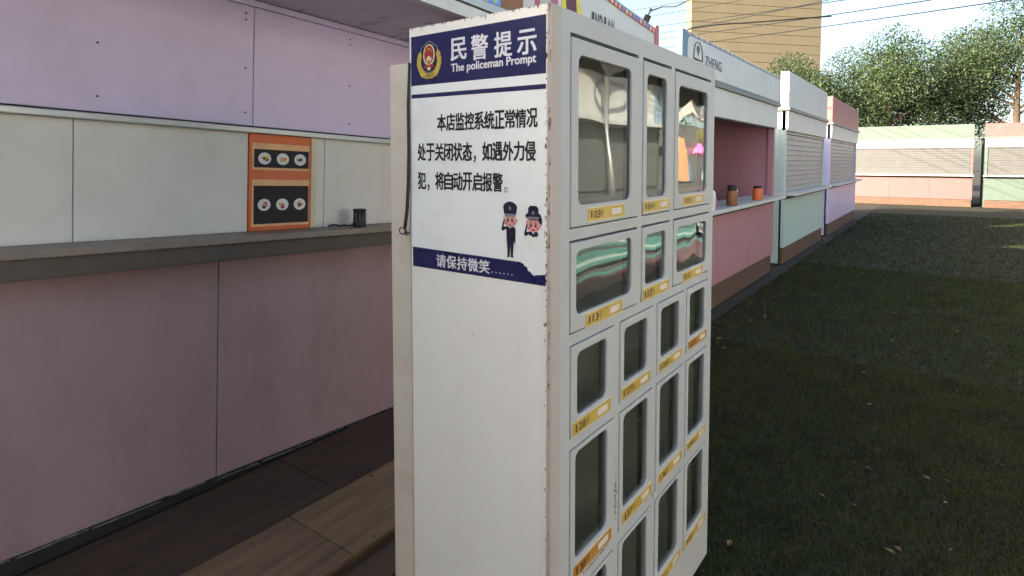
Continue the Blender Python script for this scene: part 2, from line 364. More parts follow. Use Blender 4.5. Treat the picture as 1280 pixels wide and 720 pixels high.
# crumpled foil tape along the foot of the wall
t_ = MB()
xx = XL
while xx < XR:
    ln = random.uniform(.05, .30); h = random.uniform(.004, .013); zc = random.uniform(.078, .094)
    pts = [(xx-PV.x+ln*i/5+random.uniform(-.004, .004), zc-PV.z+random.uniform(-.25, .25)*h) for i in range(6)]
    pts += [(p[0]+random.uniform(-.004, .004), p[1]+h*random.uniform(.4, 1)) for p in reversed(pts)]
    t_.prism(pts, 2.004-PV.y-random.uniform(0, .006), 2.011-PV.y, FOIL); xx += ln+random.uniform(0, .12)**1.3
o = t_.build('foil_tape', k1); o['kind'] = 'stuff'
kb('counter', [(XL, XR, 1.84, 2.028, 1.205, 1.235, COUNTER, 'c'), (XL, XR, 1.856, 1.874, 1.13, 1.2045, COUNTERF, 'c'), (XL, XR, 1.876, 2.02, 1.131, 1.16, DARK)])
for a, b_ in ((XL, -2.30), (-2.298, -1.10), (-1.098, -.26), (-.258, .455), (.832, .893), (.896, XR)):
    kb('shutter_board', [(a+.001, b_-.001, 2.030, 2.045, 1.236, 1.715, CREAMP)])
kb('shutter_rail', [(XL, XR, 1.992, 2.031, 1.716, 1.742, TRIM, 'c')])
kb('shutter_rail', [(XL, XR, 1.998, 2.03, 1.743, 1.748, DARK)])
# menu board beside the shutter, two photo squares on orange
mn = kb('menu_board', [(.458, .800, 2.020, 2.044, 1.237, 1.714, ORANGE), (.801, .829, 2.012, 2.044, 1.237, 1.714, CREAMINK)])
m_ = MB()
for za, zb in ((1.55, 1.64), (1.27, 1.46)):
    m_.box(.480-PV.x, .787-PV.x, 2.0165-PV.y, 2.0195-PV.y, za-PV.z, zb-PV.z, DARK)
    m_.box(.470-PV.x, .79-PV.x, 2.0175-PV.y, 2.0198-PV.y, za-.012-PV.z, zb+.03-PV.z, ORANGE_L)
    for k in range(3):
        cx = .535+k*.1; pts = [(cx-PV.x+.035*math.cos(t), (za+zb)/2-PV.z+.03*math.sin(t)) for t in np.linspace(0, 2*math.pi, 14)[:-1]]
        m_.prism(pts, 2.0158-PV.y, 2.0162-PV.y, WHITEINK)
        for q in range(9):
            a = random.uniform(0, 6.28); rr = random.uniform(0, .018); fx, fz = cx-PV.x+rr*math.cos(a), (za+zb)/2-PV.z+rr*.85*math.sin(a); fr_ = random.uniform(.005, .012)
            m_.prism([(fx+fr_*math.cos(t), fz+fr_*.8*math.sin(t)) for t in np.linspace(0, 2*math.pi, 8)[:-1]], 2.0150-PV.y-q*.0001, 2.0151-PV.y-q*.0001, random.choice((BROWNP, ORANGE, REDINK, YELP, LEAF, ORANGE_L)))
m_.build('menu_print', mn)
for a, b_ in ((XL, -3.2), (-3.196, -1.98), (-1.976, -.76), (-.756, .46), (.464, XR)):
    kb('upper_panel', [(a, b_, 2.0, 2.04, 1.7485, 2.318, LILAC, 'c')])
kb('top_rail', [(XL, XR, 1.990, 2.04, 2.320, 2.350, LILAC, 'c')])
s_ = MB()
for x in np.arange(-3.24, 1.7, .61):
    for z in (1.81, 2.02, 2.25, 2.28):
        s_.tube([(x-PV.x, -.0035, z-PV.z), (x-PV.x, .002, z-PV.z)], .0045, DARK, n=6, smooth=False)
s_.build('screw_heads', k1)['kind'] = 'stuff'
for a, b_ in ((XL, -2.0), (-1.997, -.8), (-.797, .30), (.303, 1.04), (1.043, XR)):
    kb('soffit_panel', [(a, b_, 1.215, 1.988, 2.352, 2.372, SOFFIT)])
kb('fascia', [(XL, XR, 1.170, 1.212, 2.292, 2.352, WHITEP, 'c'), (XL, XR, 1.180, 1.212, 2.353, 2.360, DARK), (XL, XR, 1.165, 1.212, 2.361, 2.402, TRIM, 'c')])
kb('roof', [(XL, XR, 1.215, 4.3, 2.374, 2.43, GREYK), (XL, XL+.05, 2.041, 4.3, .02, 2.35, LILAC), (XR-.05, XR, 2.046, 4.3, .02, 2.35, LILAC), (XL, XR, 4.25, 4.3, .0, 2.351, LILAC)])
# roof sign with bubble, blue, brown and pink print
sg = kb('roof_sign', [(XL, 1.79, 1.24, 1.34, 2.404, 3.05, WHITEP)])
m_ = MB()
def pr(x0, x1, z0, z1, mt, d): m_.box(x0-PV.x, x1-PV.x, 1.24-PV.y-d, 1.2399-PV.y-d+.0008, z0-PV.z, z1-PV.z, mt)
pr(XL, 1.41, 2.407, 3.04, BLUEB, .001); pr(1.41, 1.62, 2.407, 3.04, BROWNP, .001); pr(1.735, 1.788, 2.407, 3.04, PINKP, .001)
def disc(cx, cz, rx, rz, mt, d, n=28):
    m_.prism([(cx-PV.x+rx*math.cos(t), cz-PV.z+rz*math.sin(t)) for t in np.linspace(0, 2*math.pi, n+1)[:-1]], 1.24-PV.y-d-.0008, 1.24-PV.y-d, mt)
for cx in (-2.3, -.8, .98): disc(cx, 2.72, .31 if cx > 0 else .5, .315, PALEB, .002)
disc(1.26, 2.44, .035, .05, YELP, .003); disc(1.31, 2.56, .03, .05, PINKP, .003); disc(1.36, 2.47, .015, .02, YELP, .003); disc(1.33, 2.75, .035, .05, YELP, .003); disc(1.22, 2.42, .035, .02, PINKP, .003)
disc(-.05, 2.6, .03, .05, YELP, .003); disc(-1.6, 2.75, .04, .05, PINKP, .003)
m_.build('sign_print', sg)

# tin and cord on the counter
cz = 1.236-.0384*(1.05-1.05)
def can_at(x, y, z):
    n = 20
    prof = [(.034, 0), (.0365, .003), (.0365, .010), (.0345, .013), (.0345, .088), (.0368, .090), (.0368, .097), (.033, .099), (.033, .02)]
    rg = []
    for r, h in prof: rg.append([(r*math.cos(2*math.pi*k/n), r*math.sin(2*math.pi*k/n), h) for k in range(n)])
    m_ = MB(); m_.rings(rg, TINM, cap0=True, cap1=True, smooth=True)
    for k in range(n):
        a = 2*math.pi*k/n
        if k % 2: m_.tube([(.0348*math.cos(a), .0348*math.sin(a), .018), (.0348*math.cos(a), .0348*math.sin(a), .082)], .0016, STEEL, n=5)
    o = m_.build('tin_can', loc=(x, y, z)); o.rotation_euler = (0, TILT, 0)
    tag(o, 'small blackened tin can standing on the grey kiosk counter', 'can'); return o
can_at(1.045, 1.93, 1.2355)
pts = [(.84+.17*t+.01*math.sin(9*t), 1.93+.03*math.sin(7*t), 1.2475-.0384*(.84+.17*t-1.05)+.004*math.sin(14*t)**2) for t in np.linspace(0, 1.2, 26)]
tag(MB().tube(pts, .005, CABLE, n=6).build('cord'), 'dark cord lying on the kiosk counter beside the can', 'cord')

# ================================================================ next kiosks of the row
def make_kiosk(name, x0, x1, yf, depth, wallm, label, counter_z=1.07, skirt=.27, hb=2.36, open_=True, shut=None, group='kiosks along the turf alley'):
    shut = shut or GREYK
    o = empty(name, ((x0+x1)/2, yf, 0), label, 'kiosk', group); ox, oy = (x0+x1)/2, yf
    def B(nm, *bx, par=o):
        m_ = MB()
        for b in bx: m_.cbox(b[0]-ox, b[1]-ox, b[2]-oy, b[3]-oy, b[4], b[5], b[6], c=.005)
        return m_.build(nm, par)
    B('skirting', (x0+.02, x1-.02, yf+.02, yf+.06, .01, skirt-.001, WOODSK))
    nseg = max(2, int((x1-x0)/1.1)); ws = (x1-x0)/nseg
    for i in range(nseg): B('base_panel', (x0+i*ws+.002, x0+(i+1)*ws-.002, yf, yf+.05, skirt, counter_z-.06, wallm))
    B('counter', (x0-.02, x1+.02, yf-.16, yf+.3, counter_z, counter_z+.04, WHITEP), (x0, x1, yf-.02, yf+.05, counter_z-.058, counter_z-.001, DARK))
    for x in (x0+.04, x1-.04): B('corner_post', (x-.04, x+.04, yf+.001, yf+.08, counter_z+.041, hb, wallm))
    B('fascia', (x0, x1, yf-.03, yf+.06, hb-.30, hb-.001, WHITEP))
    B('roof', (x0-.05, x1+.05, yf-.06, yf+depth, hb, hb+.05, GREYK))
    B('wall', (x0, x0+.05, yf+.081, yf+depth, .02, hb-.001, wallm), (x1-.05, x1, yf+.081, yf+depth, .02, hb-.001, wallm), (x0+.051, x1-.051, yf+depth-.05, yf+depth, .02, hb-.001, wallm))
    B('floor', (x0+.051, x1-.051, yf+.07, yf+depth-.051, .02, .08, WOODSK))
    # back shelf with jars and a menu board
    sh = B('shelf', (x0+.1, x1-.1, yf+depth-.4, yf+depth-.06, 1.45, 1.48, WHITEP), (x0+.1, x1-.1, yf+depth-.4, yf+depth-.06, 1.80, 1.83, WHITEP))
    m_ = MB()
    for i in range(int((x1-x0-.4)/.14)):
        for z in (1.481, 1.831):
            if random.random() < .75:
                hh = random.uniform(.1, .24); r = random.uniform(.03, .05); cx = x0+.2+i*.14-ox; cy = yf+depth-.25-oy
                m_.rings([[(cx+r*q*math.cos(a), cy+r*q*math.sin(a), z+h) for a in np.linspace(0, 2*math.pi, 9)[:-1]] for q, h in ((.9, 0), (1, .01), (1, hh*.75), (.5, hh*.9), (.5, hh))], random.choice((ORANGE, YELP, WHITEINK, REDP, TEAL, BROWNP)), True, True, True)
    m_.build('goods', sh)['kind'] = 'stuff'
    if open_:
        B('menu_board', (x0+.3, x0+.9, yf+.062, yf+.075, hb-.28, hb-.05, ORANGE))
    else:
        z = counter_z+.042; k = 0
        while z < hb-.36:
            B('shutter_slat', (x0+.085, x1-.085, yf+.03, yf+.055, z, z+.078, shut)); z += .082; k += 1
        B('shutter_box', (x0+.085, x1-.085, yf+.01, yf+.06, z, hb-.302, shut))
    return o, B, ox, oy
def checks(m_, path, sz, cols, y0, y1, ox, oy):
    for i in range(len(path)-1):
        a, b = Vector(path[i]), Vector(path[i+1]); d = (b-a); L = d.length; d.normalize(); n_ = Vector((-d.y, d.x)); k = max(1, int(L/sz)); st = L/k
        for q in range(k):
            c = a+d*(st*(q+.5)); s = sz*.36
            m_.prism([(c.x-ox+d.x*s, c.y+d.y*s), (c.x-ox+n_.x*s, c.y+n_.y*s), (c.x-ox-d.x*s, c.y-d.y*s), (c.x-ox-n_.x*s, c.y-n_.y*s)], y0-oy, y1-oy, cols[(q+i) % len(cols)])

# kiosk 2: white roof sign with red and blue checked border
k2, B2, ox, oy = make_kiosk('food_kiosk', 1.95, 3.45, 1.25, 2.4, PINKW, 'narrow pink kiosk under the white sign with red and blue checked edge', open_=False)
sg = B2('roof_sign', (1.88, 3.49, 1.20, 1.32, 2.41, 2.50, WHITEP))
m_ = MB()
arc = [(1.88, 2.90), (2.15, 2.84), (2.45, 2.755), (2.75, 2.715), (3.05, 2.685), (3.42, 2.65)]
m_.prism([(x-ox, z) for x, z in arc]+[(3.42-ox, 2.42), (1.88-ox, 2.42)], 1.198-oy, 1.31-oy, WHITEP)
m_.prism([(x-ox, z+.002) for x, z in arc]+[(x-ox, z-.035) for x, z in reversed(arc)], 1.192-oy, 1.1975-oy, REDP)
m_.prism([(x-ox, z+.003) for x, z in arc]+[(x-ox, z+.012) for x, z in reversed(arc)], 1.192-oy, 1.316-oy, BLUEB)
m_.box(1.88-ox, 1.95-ox, 1.190-oy, 1.1915-oy, 2.42, 2.83, PINKP)
m_.box(3.421-ox, 3.495-ox, 1.190-oy, 1.315-oy, 2.41, 2.685, REDP)
checks(m_, [(x, z-.016) for x, z in arc], .055, (ORANGE_L, BLUEB, CREAMINK), 1.1895, 1.1915, ox, oy)
m_.build('sign_face', sg)
m_ = MB()
m_.prism([(1.98-ox, 2.66), (2.02-ox, 2.44), (2.27-ox, 2.44), (2.24-ox, 2.56), (2.18-ox, 2.68)], 1.194-oy, 1.197-oy, YELP)
m_.prism([(2.04-ox, 2.68), (2.055-ox, 2.5), (2.18-ox, 2.5), (2.155-ox, 2.69)], 1.191-oy, 1.1935-oy, MAROON)
for i, c in enumerate('INDIAN'):
    w_ = .022 if c == 'I' else .042
    text(m_, c, 2.37+i*.058+(.012 if c == 'I' else 0), 2.37+i*.058+(.012 if c == 'I' else 0)+w_, 2.46, 2.58, lambda u, v: (u-ox, 1.1945-oy, v), INK, .02)
m_.build('lettering', sg)

# kiosk 3: blue framed sign with arch emblem
k3, B3, ox, oy = make_kiosk('food_kiosk', 4.05, 7.9, 1.25, 2.6, PINKW, 'pink walled kiosk past the locker under the blue framed white sign')
sg = B3('roof_sign', (4.05, 7.9, 1.20, 1.26, 2.41, 2.775, BLUEP))
m_ = MB(); m_.prism([(x-ox, z) for x, z in rrect(4.17, 7.85, 2.42, 2.735, .07)], 1.192-oy, 1.1985-oy, WHITEP)
checks(m_, [(4.14, 2.754), (7.85, 2.754)], .055, (ORANGE_L, CREAMINK, BLUEB), 1.190, 1.1915, ox, oy)
m_.build('sign_face', sg)
m_ = MB()
ring = [(4.44+.12*math.cos(t), 2.585+.125*math.sin(t)) for t in np.linspace(-.35, math.pi+.35, 22)]
m_.tube([(x-ox, 1.1895-oy, z) for x, z in ring], .005, INK, n=5)
m_.prism([(4.40-ox, 2.65), (4.44-ox, 2.585), (4.48-ox, 2.65), (4.46-ox, 2.675), (4.42-ox, 2.675)], 1.188-oy, 1.1915-oy, INK)
m_.tube([(4.33-ox, 1.1895-oy, 2.545), (4.55-ox, 1.1895-oy, 2.545)], .008, INK, n=5)
text(m_, 'ZHENG', 4.64, 5.16, 2.52, 2.615, lambda u, v: (u-ox, 1.1905-oy, v), INK, .03)
m_.build('lettering', sg)
for i, (dx, hh, r, mt_, lb) in enumerate(((.35,.20,.055,ORANGE,'orange lidded jar, nearest the locker'), (.52,.16,.05,YELP,'yellow lidded jar beside the orange one'), (.72,.24,.06,WHITEINK,'tall white jar'), (.95,.14,.055,REDP,'short red jar'),
                              (1.5,.20,.06,BROWNP,'brown jar, first of the middle pair'), (1.68,.22,.06,TEALW,'pale green jar, second of the middle pair'), (2.6,.18,.06,ORANGE,'orange lidded jar at the far end of the counter'))):
    m_ = MB(); m_.rings([[(r*q*math.cos(a), r*q*math.sin(a), h) for a in np.linspace(0, 2*math.pi, 15)[:-1]] for q, h in ((.9,0),(1,.012),(1,hh*.75),(.8,hh*.82),(.8,hh*.84))], mt_, True, False, True)
    m_.rings([[(r*q*math.cos(a), r*q*math.sin(a), h) for a in np.linspace(0, 2*math.pi, 15)[:-1]] for q, h in ((.86,hh*.84),(.86,hh*.98),(.8,hh))], TINM, True, True, True)
    tag(m_.build('snack_jar', loc=(4.05+dx, 1.17+.05*(i % 2), 1.1105)), lb+' on the pink kiosk counter', 'jar', 'snack jars on the pink kiosk counter')
# further kiosks and the far side of the alley
k4, B4, ox, oy = make_kiosk('food_kiosk', 8.6, 12.2, 1.25, 2.6, TEALW, 'closed pale teal kiosk with a grey shutter and a white roof sign', open_=False, shut=SHUT)
B4('roof_sign', (8.6, 12.2, 1.22, 1.34, 2.41, 2.95, WHITEP)); 
k5, B5, ox, oy = make_kiosk('food_kiosk', 12.9, 17.5, 1.25, 2.6, LILAC, 'closed lilac kiosk at the far end of the row under a red roof sign', open_=False, shut=SHUT)
B5('roof_sign', (12.9, 17.5, 1.22, 1.34, 2.41, 2.95, REDP))

# kiosks closing the alley
DKP = mat('faded_pink_wall', (.20,.10,.10), rough=.6, var=.1); DKG = mat('faded_green_wall', (.10,.14,.12), rough=.6, var=.1); SHD = mat('dark_shutter_paint', (.10,.10,.10), rough=.6, var=.1)
for (cy, wm_, lb) in ((.3, DKP, 'closed pink kiosk with a grey shutter facing down the alley'), (-3.6, DKG, 'closed dull green kiosk with a grey shutter facing down the alley')):
    ke, BE, ox, oy = make_kiosk('food_kiosk', -1.8, 1.8, 0, 2.4, wm_, lb, open_=False, shut=SHD, group='kiosks closing the alley')
    BE('roof_sign', (-1.8, 1.8, -.05, .07, 2.41, 2.85, DKG if wm_ is DKP else REDP))
    ke.location = (24.5, cy, 0); ke.rotation_euler = (0, 0, -math.pi/2)

# unseen timber hut, added left of the viewer to shade the locker's lower side
hut = empty('added_shade_hut', (-4.0, -.6, 0), 'unseen brown timber hut added to shade the lower side of the locker', 'hut')
for i in range(15): MB().cbox(-.03, 0, -2.4+i*.28, -2.4+i*.28+.272, .02, 2.55, WOOD[(1, 3, 2)[i % 3]], c=.004).build('plank', hut)
MB().cbox(-2.6, -.031, -2.4, 1.8, .02, 2.3, WOOD[3]).build('wall', hut)
MB().cbox(-2.8, .25, -2.6, 2.0, 2.36, 2.44, GREYK).build('roof', hut)

# trees beyond the stalls
def tree(x, y, h, label):
    o = empty('tree', (x, y, 0), label, 'tree', 'trees beyond the kiosks')
    m_ = MB(); m_.tube([(0, 0, 0), (.1, .05, h*.25), (-.05, .1, h*.5), (.1, 0, h*.8)], [.22, .17, .12, .04], BARK, n=9)
    tips = []
    for i in range(9):
        a = random.uniform(0, 6.28); z0 = h*random.uniform(.3, .6); L = h*random.uniform(.2, .32)
        e = (math.cos(a)*L, math.sin(a)*L, z0+L*random.uniform(.3, .9)); tips.append(e)
        m_.tube([(0, .06, z0), (e[0]*.5, e[1]*.5, (z0+e[2])/2+.1), e], [.07, .05, .02], BARK, n=6)
    m_.build('trunk', o)
    N = 42000; cs = [np.array(t) for t in tips]+[np.array((0, 0, h*.85)), np.array((.3, .2, h*.7))]
    ci = rng.integers(0, len(cs), N); C = np.array(cs)[ci]; d = rng.normal(0, 1, (N, 3)); d /= np.linalg.norm(d, axis=1)[:, None]
    Pn = C+d*(rng.uniform(0, 1, N)**.5*h*.20)[:, None]; u = rng.normal(0, 1, (N, 3)); v_ = rng.normal(0, 1, (N, 3)); u /= np.linalg.norm(u, axis=1)[:, None]; v_ /= np.linalg.norm(v_, axis=1)[:, None]
    sz = .065; Q = np.stack([Pn-u*sz, Pn+v_*sz*.6, Pn+u*sz, Pn-v_*sz*.6], 1).reshape(-1, 3)
    me = bpy.data.meshes.new('crown'); me.from_pydata(Q.tolist(), [], [(4*i, 4*i+1, 4*i+2, 4*i+3) for i in range(N)]); me.materials.append(LEAF)
    c = bpy.data.objects.new('crown', me); col.objects.link(c); c.parent = o
    return o
tree(34, 1.5, 8, 'broad green tree behind the pink kiosk closing the alley')
tree(36, -3.5, 9.5, 'taller green tree behind the dull green kiosk closing the alley')
tree(33, 6, 7, 'shorter green tree behind the kiosk roofs')

# added trees across the turf to block high sky: copies of the first tree
src_tree = [o for o in col.objects if o.name.startswith('tree') and o.parent is None][0]
for x, y, sc_, rz, lb in ((4, -10, 1.0, .5, 'added green tree behind the white kiosk across the turf, blocking high sky'), (9.5, -9.5, 1.1, 2.1, 'added green tree behind the oval signed kiosk across the turf, blocking high sky'),
                  (15, -10.5, .95, 3.9, 'added green tree behind the neon signed kiosk across the turf, blocking high sky'), (20.5, -9.8, 1.15, 5.2, 'added green tree past the neon signed kiosk across the turf, blocking high sky')):
    r_ = src_tree.copy(); col.objects.link(r_); r_.location = (x, y, 0); r_.rotation_euler = (0, 0, rz); r_.scale = (sc_,)*3; r_['label'] = lb; r_['group'] = 'trees added across the turf to block high sky'
    for ch in list(src_tree.children):
        c = ch.copy(); col.objects.link(c); c.parent = r_

# stone clad tower block, sunlit
def tower(x, y, w_, d_, h, rot, mt, label, name='tower_block', course=1.15):
    o = empty(name, (x, y, 0), label, 'building', rot=(0, 0, rot))
    n = int(h/course)
    MB().box(.06, w_-.06, .06, d_-.06, 0, n*course, DARK if mt is STONE else mt).build('wall_core', o)
    me0 = None
    for i in range(n):
        m_ = MB(); m_.cbox(0, w_, 0, d_, i*course+.02, (i+1)*course-.02, mt, c=.03)
        if me0 is None: f0 = m_.build('stone_course', o); me0 = f0.data
        else:
            f = bpy.data.objects.new('stone_course', me0); f.location = (0, 0, i*course); f.parent = o; col.objects.link(f)
    return o
tower(70, 24.5, 18, 1.3, 34, R(-42), STONE, 'tall sunlit beige stone tower rising behind the kiosks')

# kiosks across the alley: seen only as reflections in the panes
k6, B6, ox, oy = make_kiosk('food_kiosk', 5.0, 10.4, -4.0-2.6, 2.6, GREYK, 'grey kiosk across the turf with an oval sign above its dark hatch', open_=False, hb=2.3)
m_ = MB(); m_.box(5-ox, 10.4-ox, 2.601, 2.68, 2.31, 3.05, WHITEP)
for cx in (5.9, 8.0): m_.prism([(cx-ox+.62*math.cos(t), 2.7+.28*math.sin(t)) for t in np.linspace(0, 6.2832, 30)[:-1]], 2.681, 2.69, GREYINK); m_.prism([(cx-ox+.50*math.cos(t), 2.7+.21*math.sin(t)) for t in np.linspace(0, 6.2832, 30)[:-1]], 2.691, 2.70, WHITEP)
m_.box(8.72-ox, 9.0-ox, 2.681, 2.69, 2.32, 3.04, SKYB); m_.box(9.9-ox, 10.3-ox, 2.681, 2.69, 2.32, 3.04, SKYB)
m_.box(5-ox, 10.4-ox, 2.601, 3.0, 2.22, 2.29, WHITEP); m_.box(5-ox, 10.4-ox, 2.60, 2.64, 1.1, 2.2, GREYK)
m_.build('roof_sign', k6)
k7, B7, ox, oy = make_kiosk('food_kiosk', 11.2, 16.5, -4.0-2.6, 2.6, GREYK, 'grey kiosk across the turf with pink neon and a yellow lit logo', open_=False, hb=2.35)
m_ = MB()
for i in range(5):
    x = 12.5-ox+i*.34; m_.tube([(x, 2.72, 1.80), (x+.08, 2.72, 1.98), (x+.16, 2.72, 1.80), (x+.24, 2.72, 1.95)], .018, NEON, n=6)
m_.build('neon_sign', k7)
for i, (xa, xb, za, zb, mt_) in enumerate(((11.35, 12.0, 1.15, 2.1, ORANGE_L), (12.05, 12.4, 1.15, 1.6, BLUEP), (13.1, 13.5, 1.15, 1.75, PALEB), (13.6, 14.4, 1.2, 2.0, PINKP), (14.5, 15.6, 1.2, 1.9, BLUEP))):
    MB().cbox(xa-ox, xb-ox, 2.602, 2.66, za, zb, mt_, c=.004).build('menu_board', k7)
m_ = MB(); m_.prism([(11.3-ox, 2.42), (11.3-ox, 2.62), (12.3-ox, 2.98), (13.4-ox, 2.72), (14.6-ox, 2.98), (14.6-ox, 2.75), (13.4-ox, 2.48), (12.3-ox, 2.72)], 2.64, 2.70, WHITEK); m_.build('scalloped_fascia', k7)
m_ = MB(); m_.prism([(13.2-ox+.20*math.cos(t), 2.22+.16*math.sin(t)) for t in np.linspace(0, 6.2832, 24)[:-1]], 2.68, 2.72, LOGOLIT); m_.build('lit_logo', k7)
# dark canopy over the far side of the alley
cn = empty('canopy', (7, -4.6, 0), 'wide dark grey canopy on posts over the kiosks across the turf', 'canopy')
CANV = mat('dark_canvas', (.045,.045,.05), rough=.8, var=.15)
for i in range(5):
    x0 = -2.2+i*2.5; m_ = MB(); n = 8
    V = []
    for k in range(n+1):
        t = k/n; zz = 3.15+.42*math.sin(math.pi*t)
        V += [(x0+2.48*t, 1.1, zz-.25), (x0+2.48*t, 1.1, zz), (x0+2.48*t, -2.2, zz+.25)]
    m_.add(V, [(3*k, 3*k+3, 3*k+4, 3*k+1) for k in range(n)]+[(3*k+1, 3*k+4, 3*k+5, 3*k+2) for k in range(n)], CANV); m_.build('canopy_bay', cn, recalc=False)
    MB().tube([(x0, 1.06, 0), (x0, 1.06, 3.0)], .035, STEEL, n=8).build('post', cn)
for (xa, xb, lb) in ((-8.2, -2.4, 'added unseen white kiosk bouncing light across the turf, left of the other white one'), (-1.8, 4.4, 'added unseen white kiosk bouncing light across the turf to the locker')):  # unseen kiosks added to bounce sunlight onto the lilac wall and locker front
    kk, BB, ox, oy = make_kiosk('food_kiosk', xa, xb, -4.6-2.4, 2.4, WHITEP, lb, open_=False, hb=2.9)
    BB('bounce_cladding', (xa, xb, -4.6+.001, -4.57, .02, 2.88, WHITEK))
bar = empty('snack_bar', (6.5, -2.7, 0), 'low snack bar with teal and white striped front across the turf', 'bar counter')
for i in range(22):
    MB().cbox(-2.4, 2.6, -.02, .02, .12+i*.0425, .161+i*.0425, DUSK if i < 2 else (TEAL, TEALW, TEAL, GREYK, DARK, TEAL, TEALW, TEAL, TEAL, GREYK)[i % 10], c=.003).build('striped_board', bar)
MB().cbox(-2.5, 2.7, -.5, .12, 1.07, 1.11, GREYK).build('counter', bar)
MB().cbox(-2.4, 2.6, -.03, .03, .01, .118, DUSK).build('base_panel', bar)
bar2 = empty('snack_bar', (11.6, -2.7, 0), 'low snack bar with pale pink and grey striped front across the turf', 'bar counter')
for i in range(22):
    MB().cbox(-2.2, 2.6, -.02, .02, .12+i*.0425, .161+i*.0425, (PALEB, DUSK, GREYK, PALEB, MAROON)[i % 5], c=.003).build('striped_board', bar2)
MB().cbox(-2.3, 2.7, -.5, .12, 1.07, 1.11, GREYK).build('counter', bar2)

# ---------------------------------------------------------------- overhead wires and lamp
wires = [((.934,.440,.251),(.999,.352,.271)), ((.947,.422,.240),(1.023,.319,.263)), ((.963,.397,.214),(.989,.362,.222)), ((.960,.402,.226),(.990,.362,.2325)), ((.955,.409,.203),(.985,.368,.2095)), ((.95,.415,.187),(.98,.375,.193)), ((.90,.48,.262),(.94,.43,.276))]
C0 = Vector((-1.1238, -.711, 1.6015))
for i, (a, b) in enumerate(wires):
    pa, pb = C0+Vector(a)*26, C0+Vector(b)*22; d = pb-pa
    p0, p1 = pa-d*5, pb+d*6
    pts = [p0.lerp(p1, t)+Vector((0, 0, -.25*4*t*(1-t)+.25*4*.5*.5)) for t in np.linspace(0, 1, 17)]
    o = MB().tube([p-p0 for p in pts], .010, CABLE, n=5).build('overhead_wire', loc=p0)
    tag(o, ('thin black overhead wire, %s of the seven crossing the sky above the kiosk signs' % ('second highest', 'third highest', 'fourth highest', 'fifth highest', 'second lowest', 'lowest', 'highest')[i]), 'wire', 'overhead wires above the alley')
# dark cable carrying the flood lamp
pa = C0+Vector((.957,.41,.252))*11; pb = C0+Vector((.999,.352,.2715))*10.4; d = pb-pa
o = MB().tube([(0,0,0)]+[tuple(d*t+Vector((0,0,.05*math.sin(t*9)))) for t in (.3,.6,1,2,4)], .014, CABLE, n=6).build('lamp_cable', loc=pa)
tag(o, 'black cable holding up the small floodlight in the sky', 'cable')
lp = empty('floodlight', pa, 'small black floodlight hanging from a cable over the alley', 'floodlight', rot=(R(24), 0, R(20)))
MB().cbox(-.05, .05, -.055, .055, -.27, -.08, LAMPK, c=.012).build('lamp_housing', lp)
MB().tube([(-.08,0,-.12),(-.10,0,.02),(.02,0,.06),(.08,0,-.02),(.02,0,-.11)], .011, CABLE, n=6).build('bracket', lp)
MB().cbox(.051, .060, -.04, .04, -.25, -.10, PALEB, c=.003).build('lens', lp)
# thin cord over the blue sign
pts = [C0+Vector(v)*8.2 for v in ((.985,.368,.212), (.988,.363,.2185), (.998,.35,.2235), (1.021,.318,.229), (1.06,.26,.233), (1.12,.16,.24))]
tag(MB().tube([p-pts[0] for p in pts], .009, CABLE, n=6).build('drooping_cable', loc=pts[0]), 'dark drooping cable running above the blue framed sign', 'cable')

# ================================================================ the locker
lk = empty('vending_locker', (0, 0, 0), 'white glass fronted vending locker with a blue police notice on its side', 'locker')
H, W, D, HB = 1.950, 1.1514, .4445, .060
# shell: left side with softly rounded front corner, right side, back, top, bottom
prof = [(0, D), (0, .012), (.0012, .006), (.004, .0028), (.012, .0009), (.024, .0002), (.040, 0)]
m_ = MB()
inn = [(.0025, D-.0025), (.0025, .0125), (.004, .008), (.007, .006), (.014, .004), (.025, .003), (.040, .003)]
rg = []
for z in (HB, H):
    rg.append([(x, y, z) for x, y in prof]+[(x, y, z) for x, y in reversed(inn)])
m_.rings(rg, PAINT, cap0=True, cap1=True)
o = m_.build('side_panel', lk)
o.data.materials.append(PAINT_C_SHADED)
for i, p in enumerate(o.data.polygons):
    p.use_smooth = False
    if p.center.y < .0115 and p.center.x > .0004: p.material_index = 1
try:
    o.data.set_sharp_from_angle(angle=R(32)); 
    for p in o.data.polygons: p.use_smooth = True
except Exception: pass
MB().cbox(W-.0025, W, .002, D, HB, H, PAINT, c=.0008).build('side_panel', lk)
MB().cbox(.003, W-.003, D-.003, D, HB, H-.003, PAINT, c=.0008).build('back_panel', lk)
MB().cbox(.0026, W-.0026, .0035, D-.0035, H-.0055, H-.0015, PAINT, c=.0008).build('top_panel', lk)
MB().cbox(.003, W-.003, .0035, D-.0035, HB+.001, HB+.004, PAINT, c=.0008).build('bottom_panel', lk)
# door grid
UP = [(.080,.460),(.490,.710),(.740,1.101)]; LO = [(.083,.318),(.351,.583),(.612,.848),(.874,1.101)]
rows = [(1.440,1.900,UP,0),(1.187,1.4125,UP,1),(.931,1.160,LO,2),(.557,.904,LO,3),(.217,.530,LO,4)]
FD = .028
m_ = MB()
X0, X1 = .0401, W-.0026
def fr(x0, x1, z0, z1): m_.box(x0, x1, 0, FD, z0, z1, PAINT_F_SHADED)
zt = [H-.0005]+[r[0] for r in rows]; edges = []
fr(X0, X1, 1.900, H-.001)
for i in range(4): fr(X0, X1, rows[i+1][1], rows[i][0])
fr(X0, X1, HB+.0005, rows[4][0])
for z0, z1, cs, _ in rows:
    fr(X0, cs[0][0], z0, z1); fr(cs[-1][1], X1, z0, z1)
    for a, b in zip(cs[:-1], cs[1:]): fr(a[1], b[0], z0, z1)
m_.build('door_frame', lk)
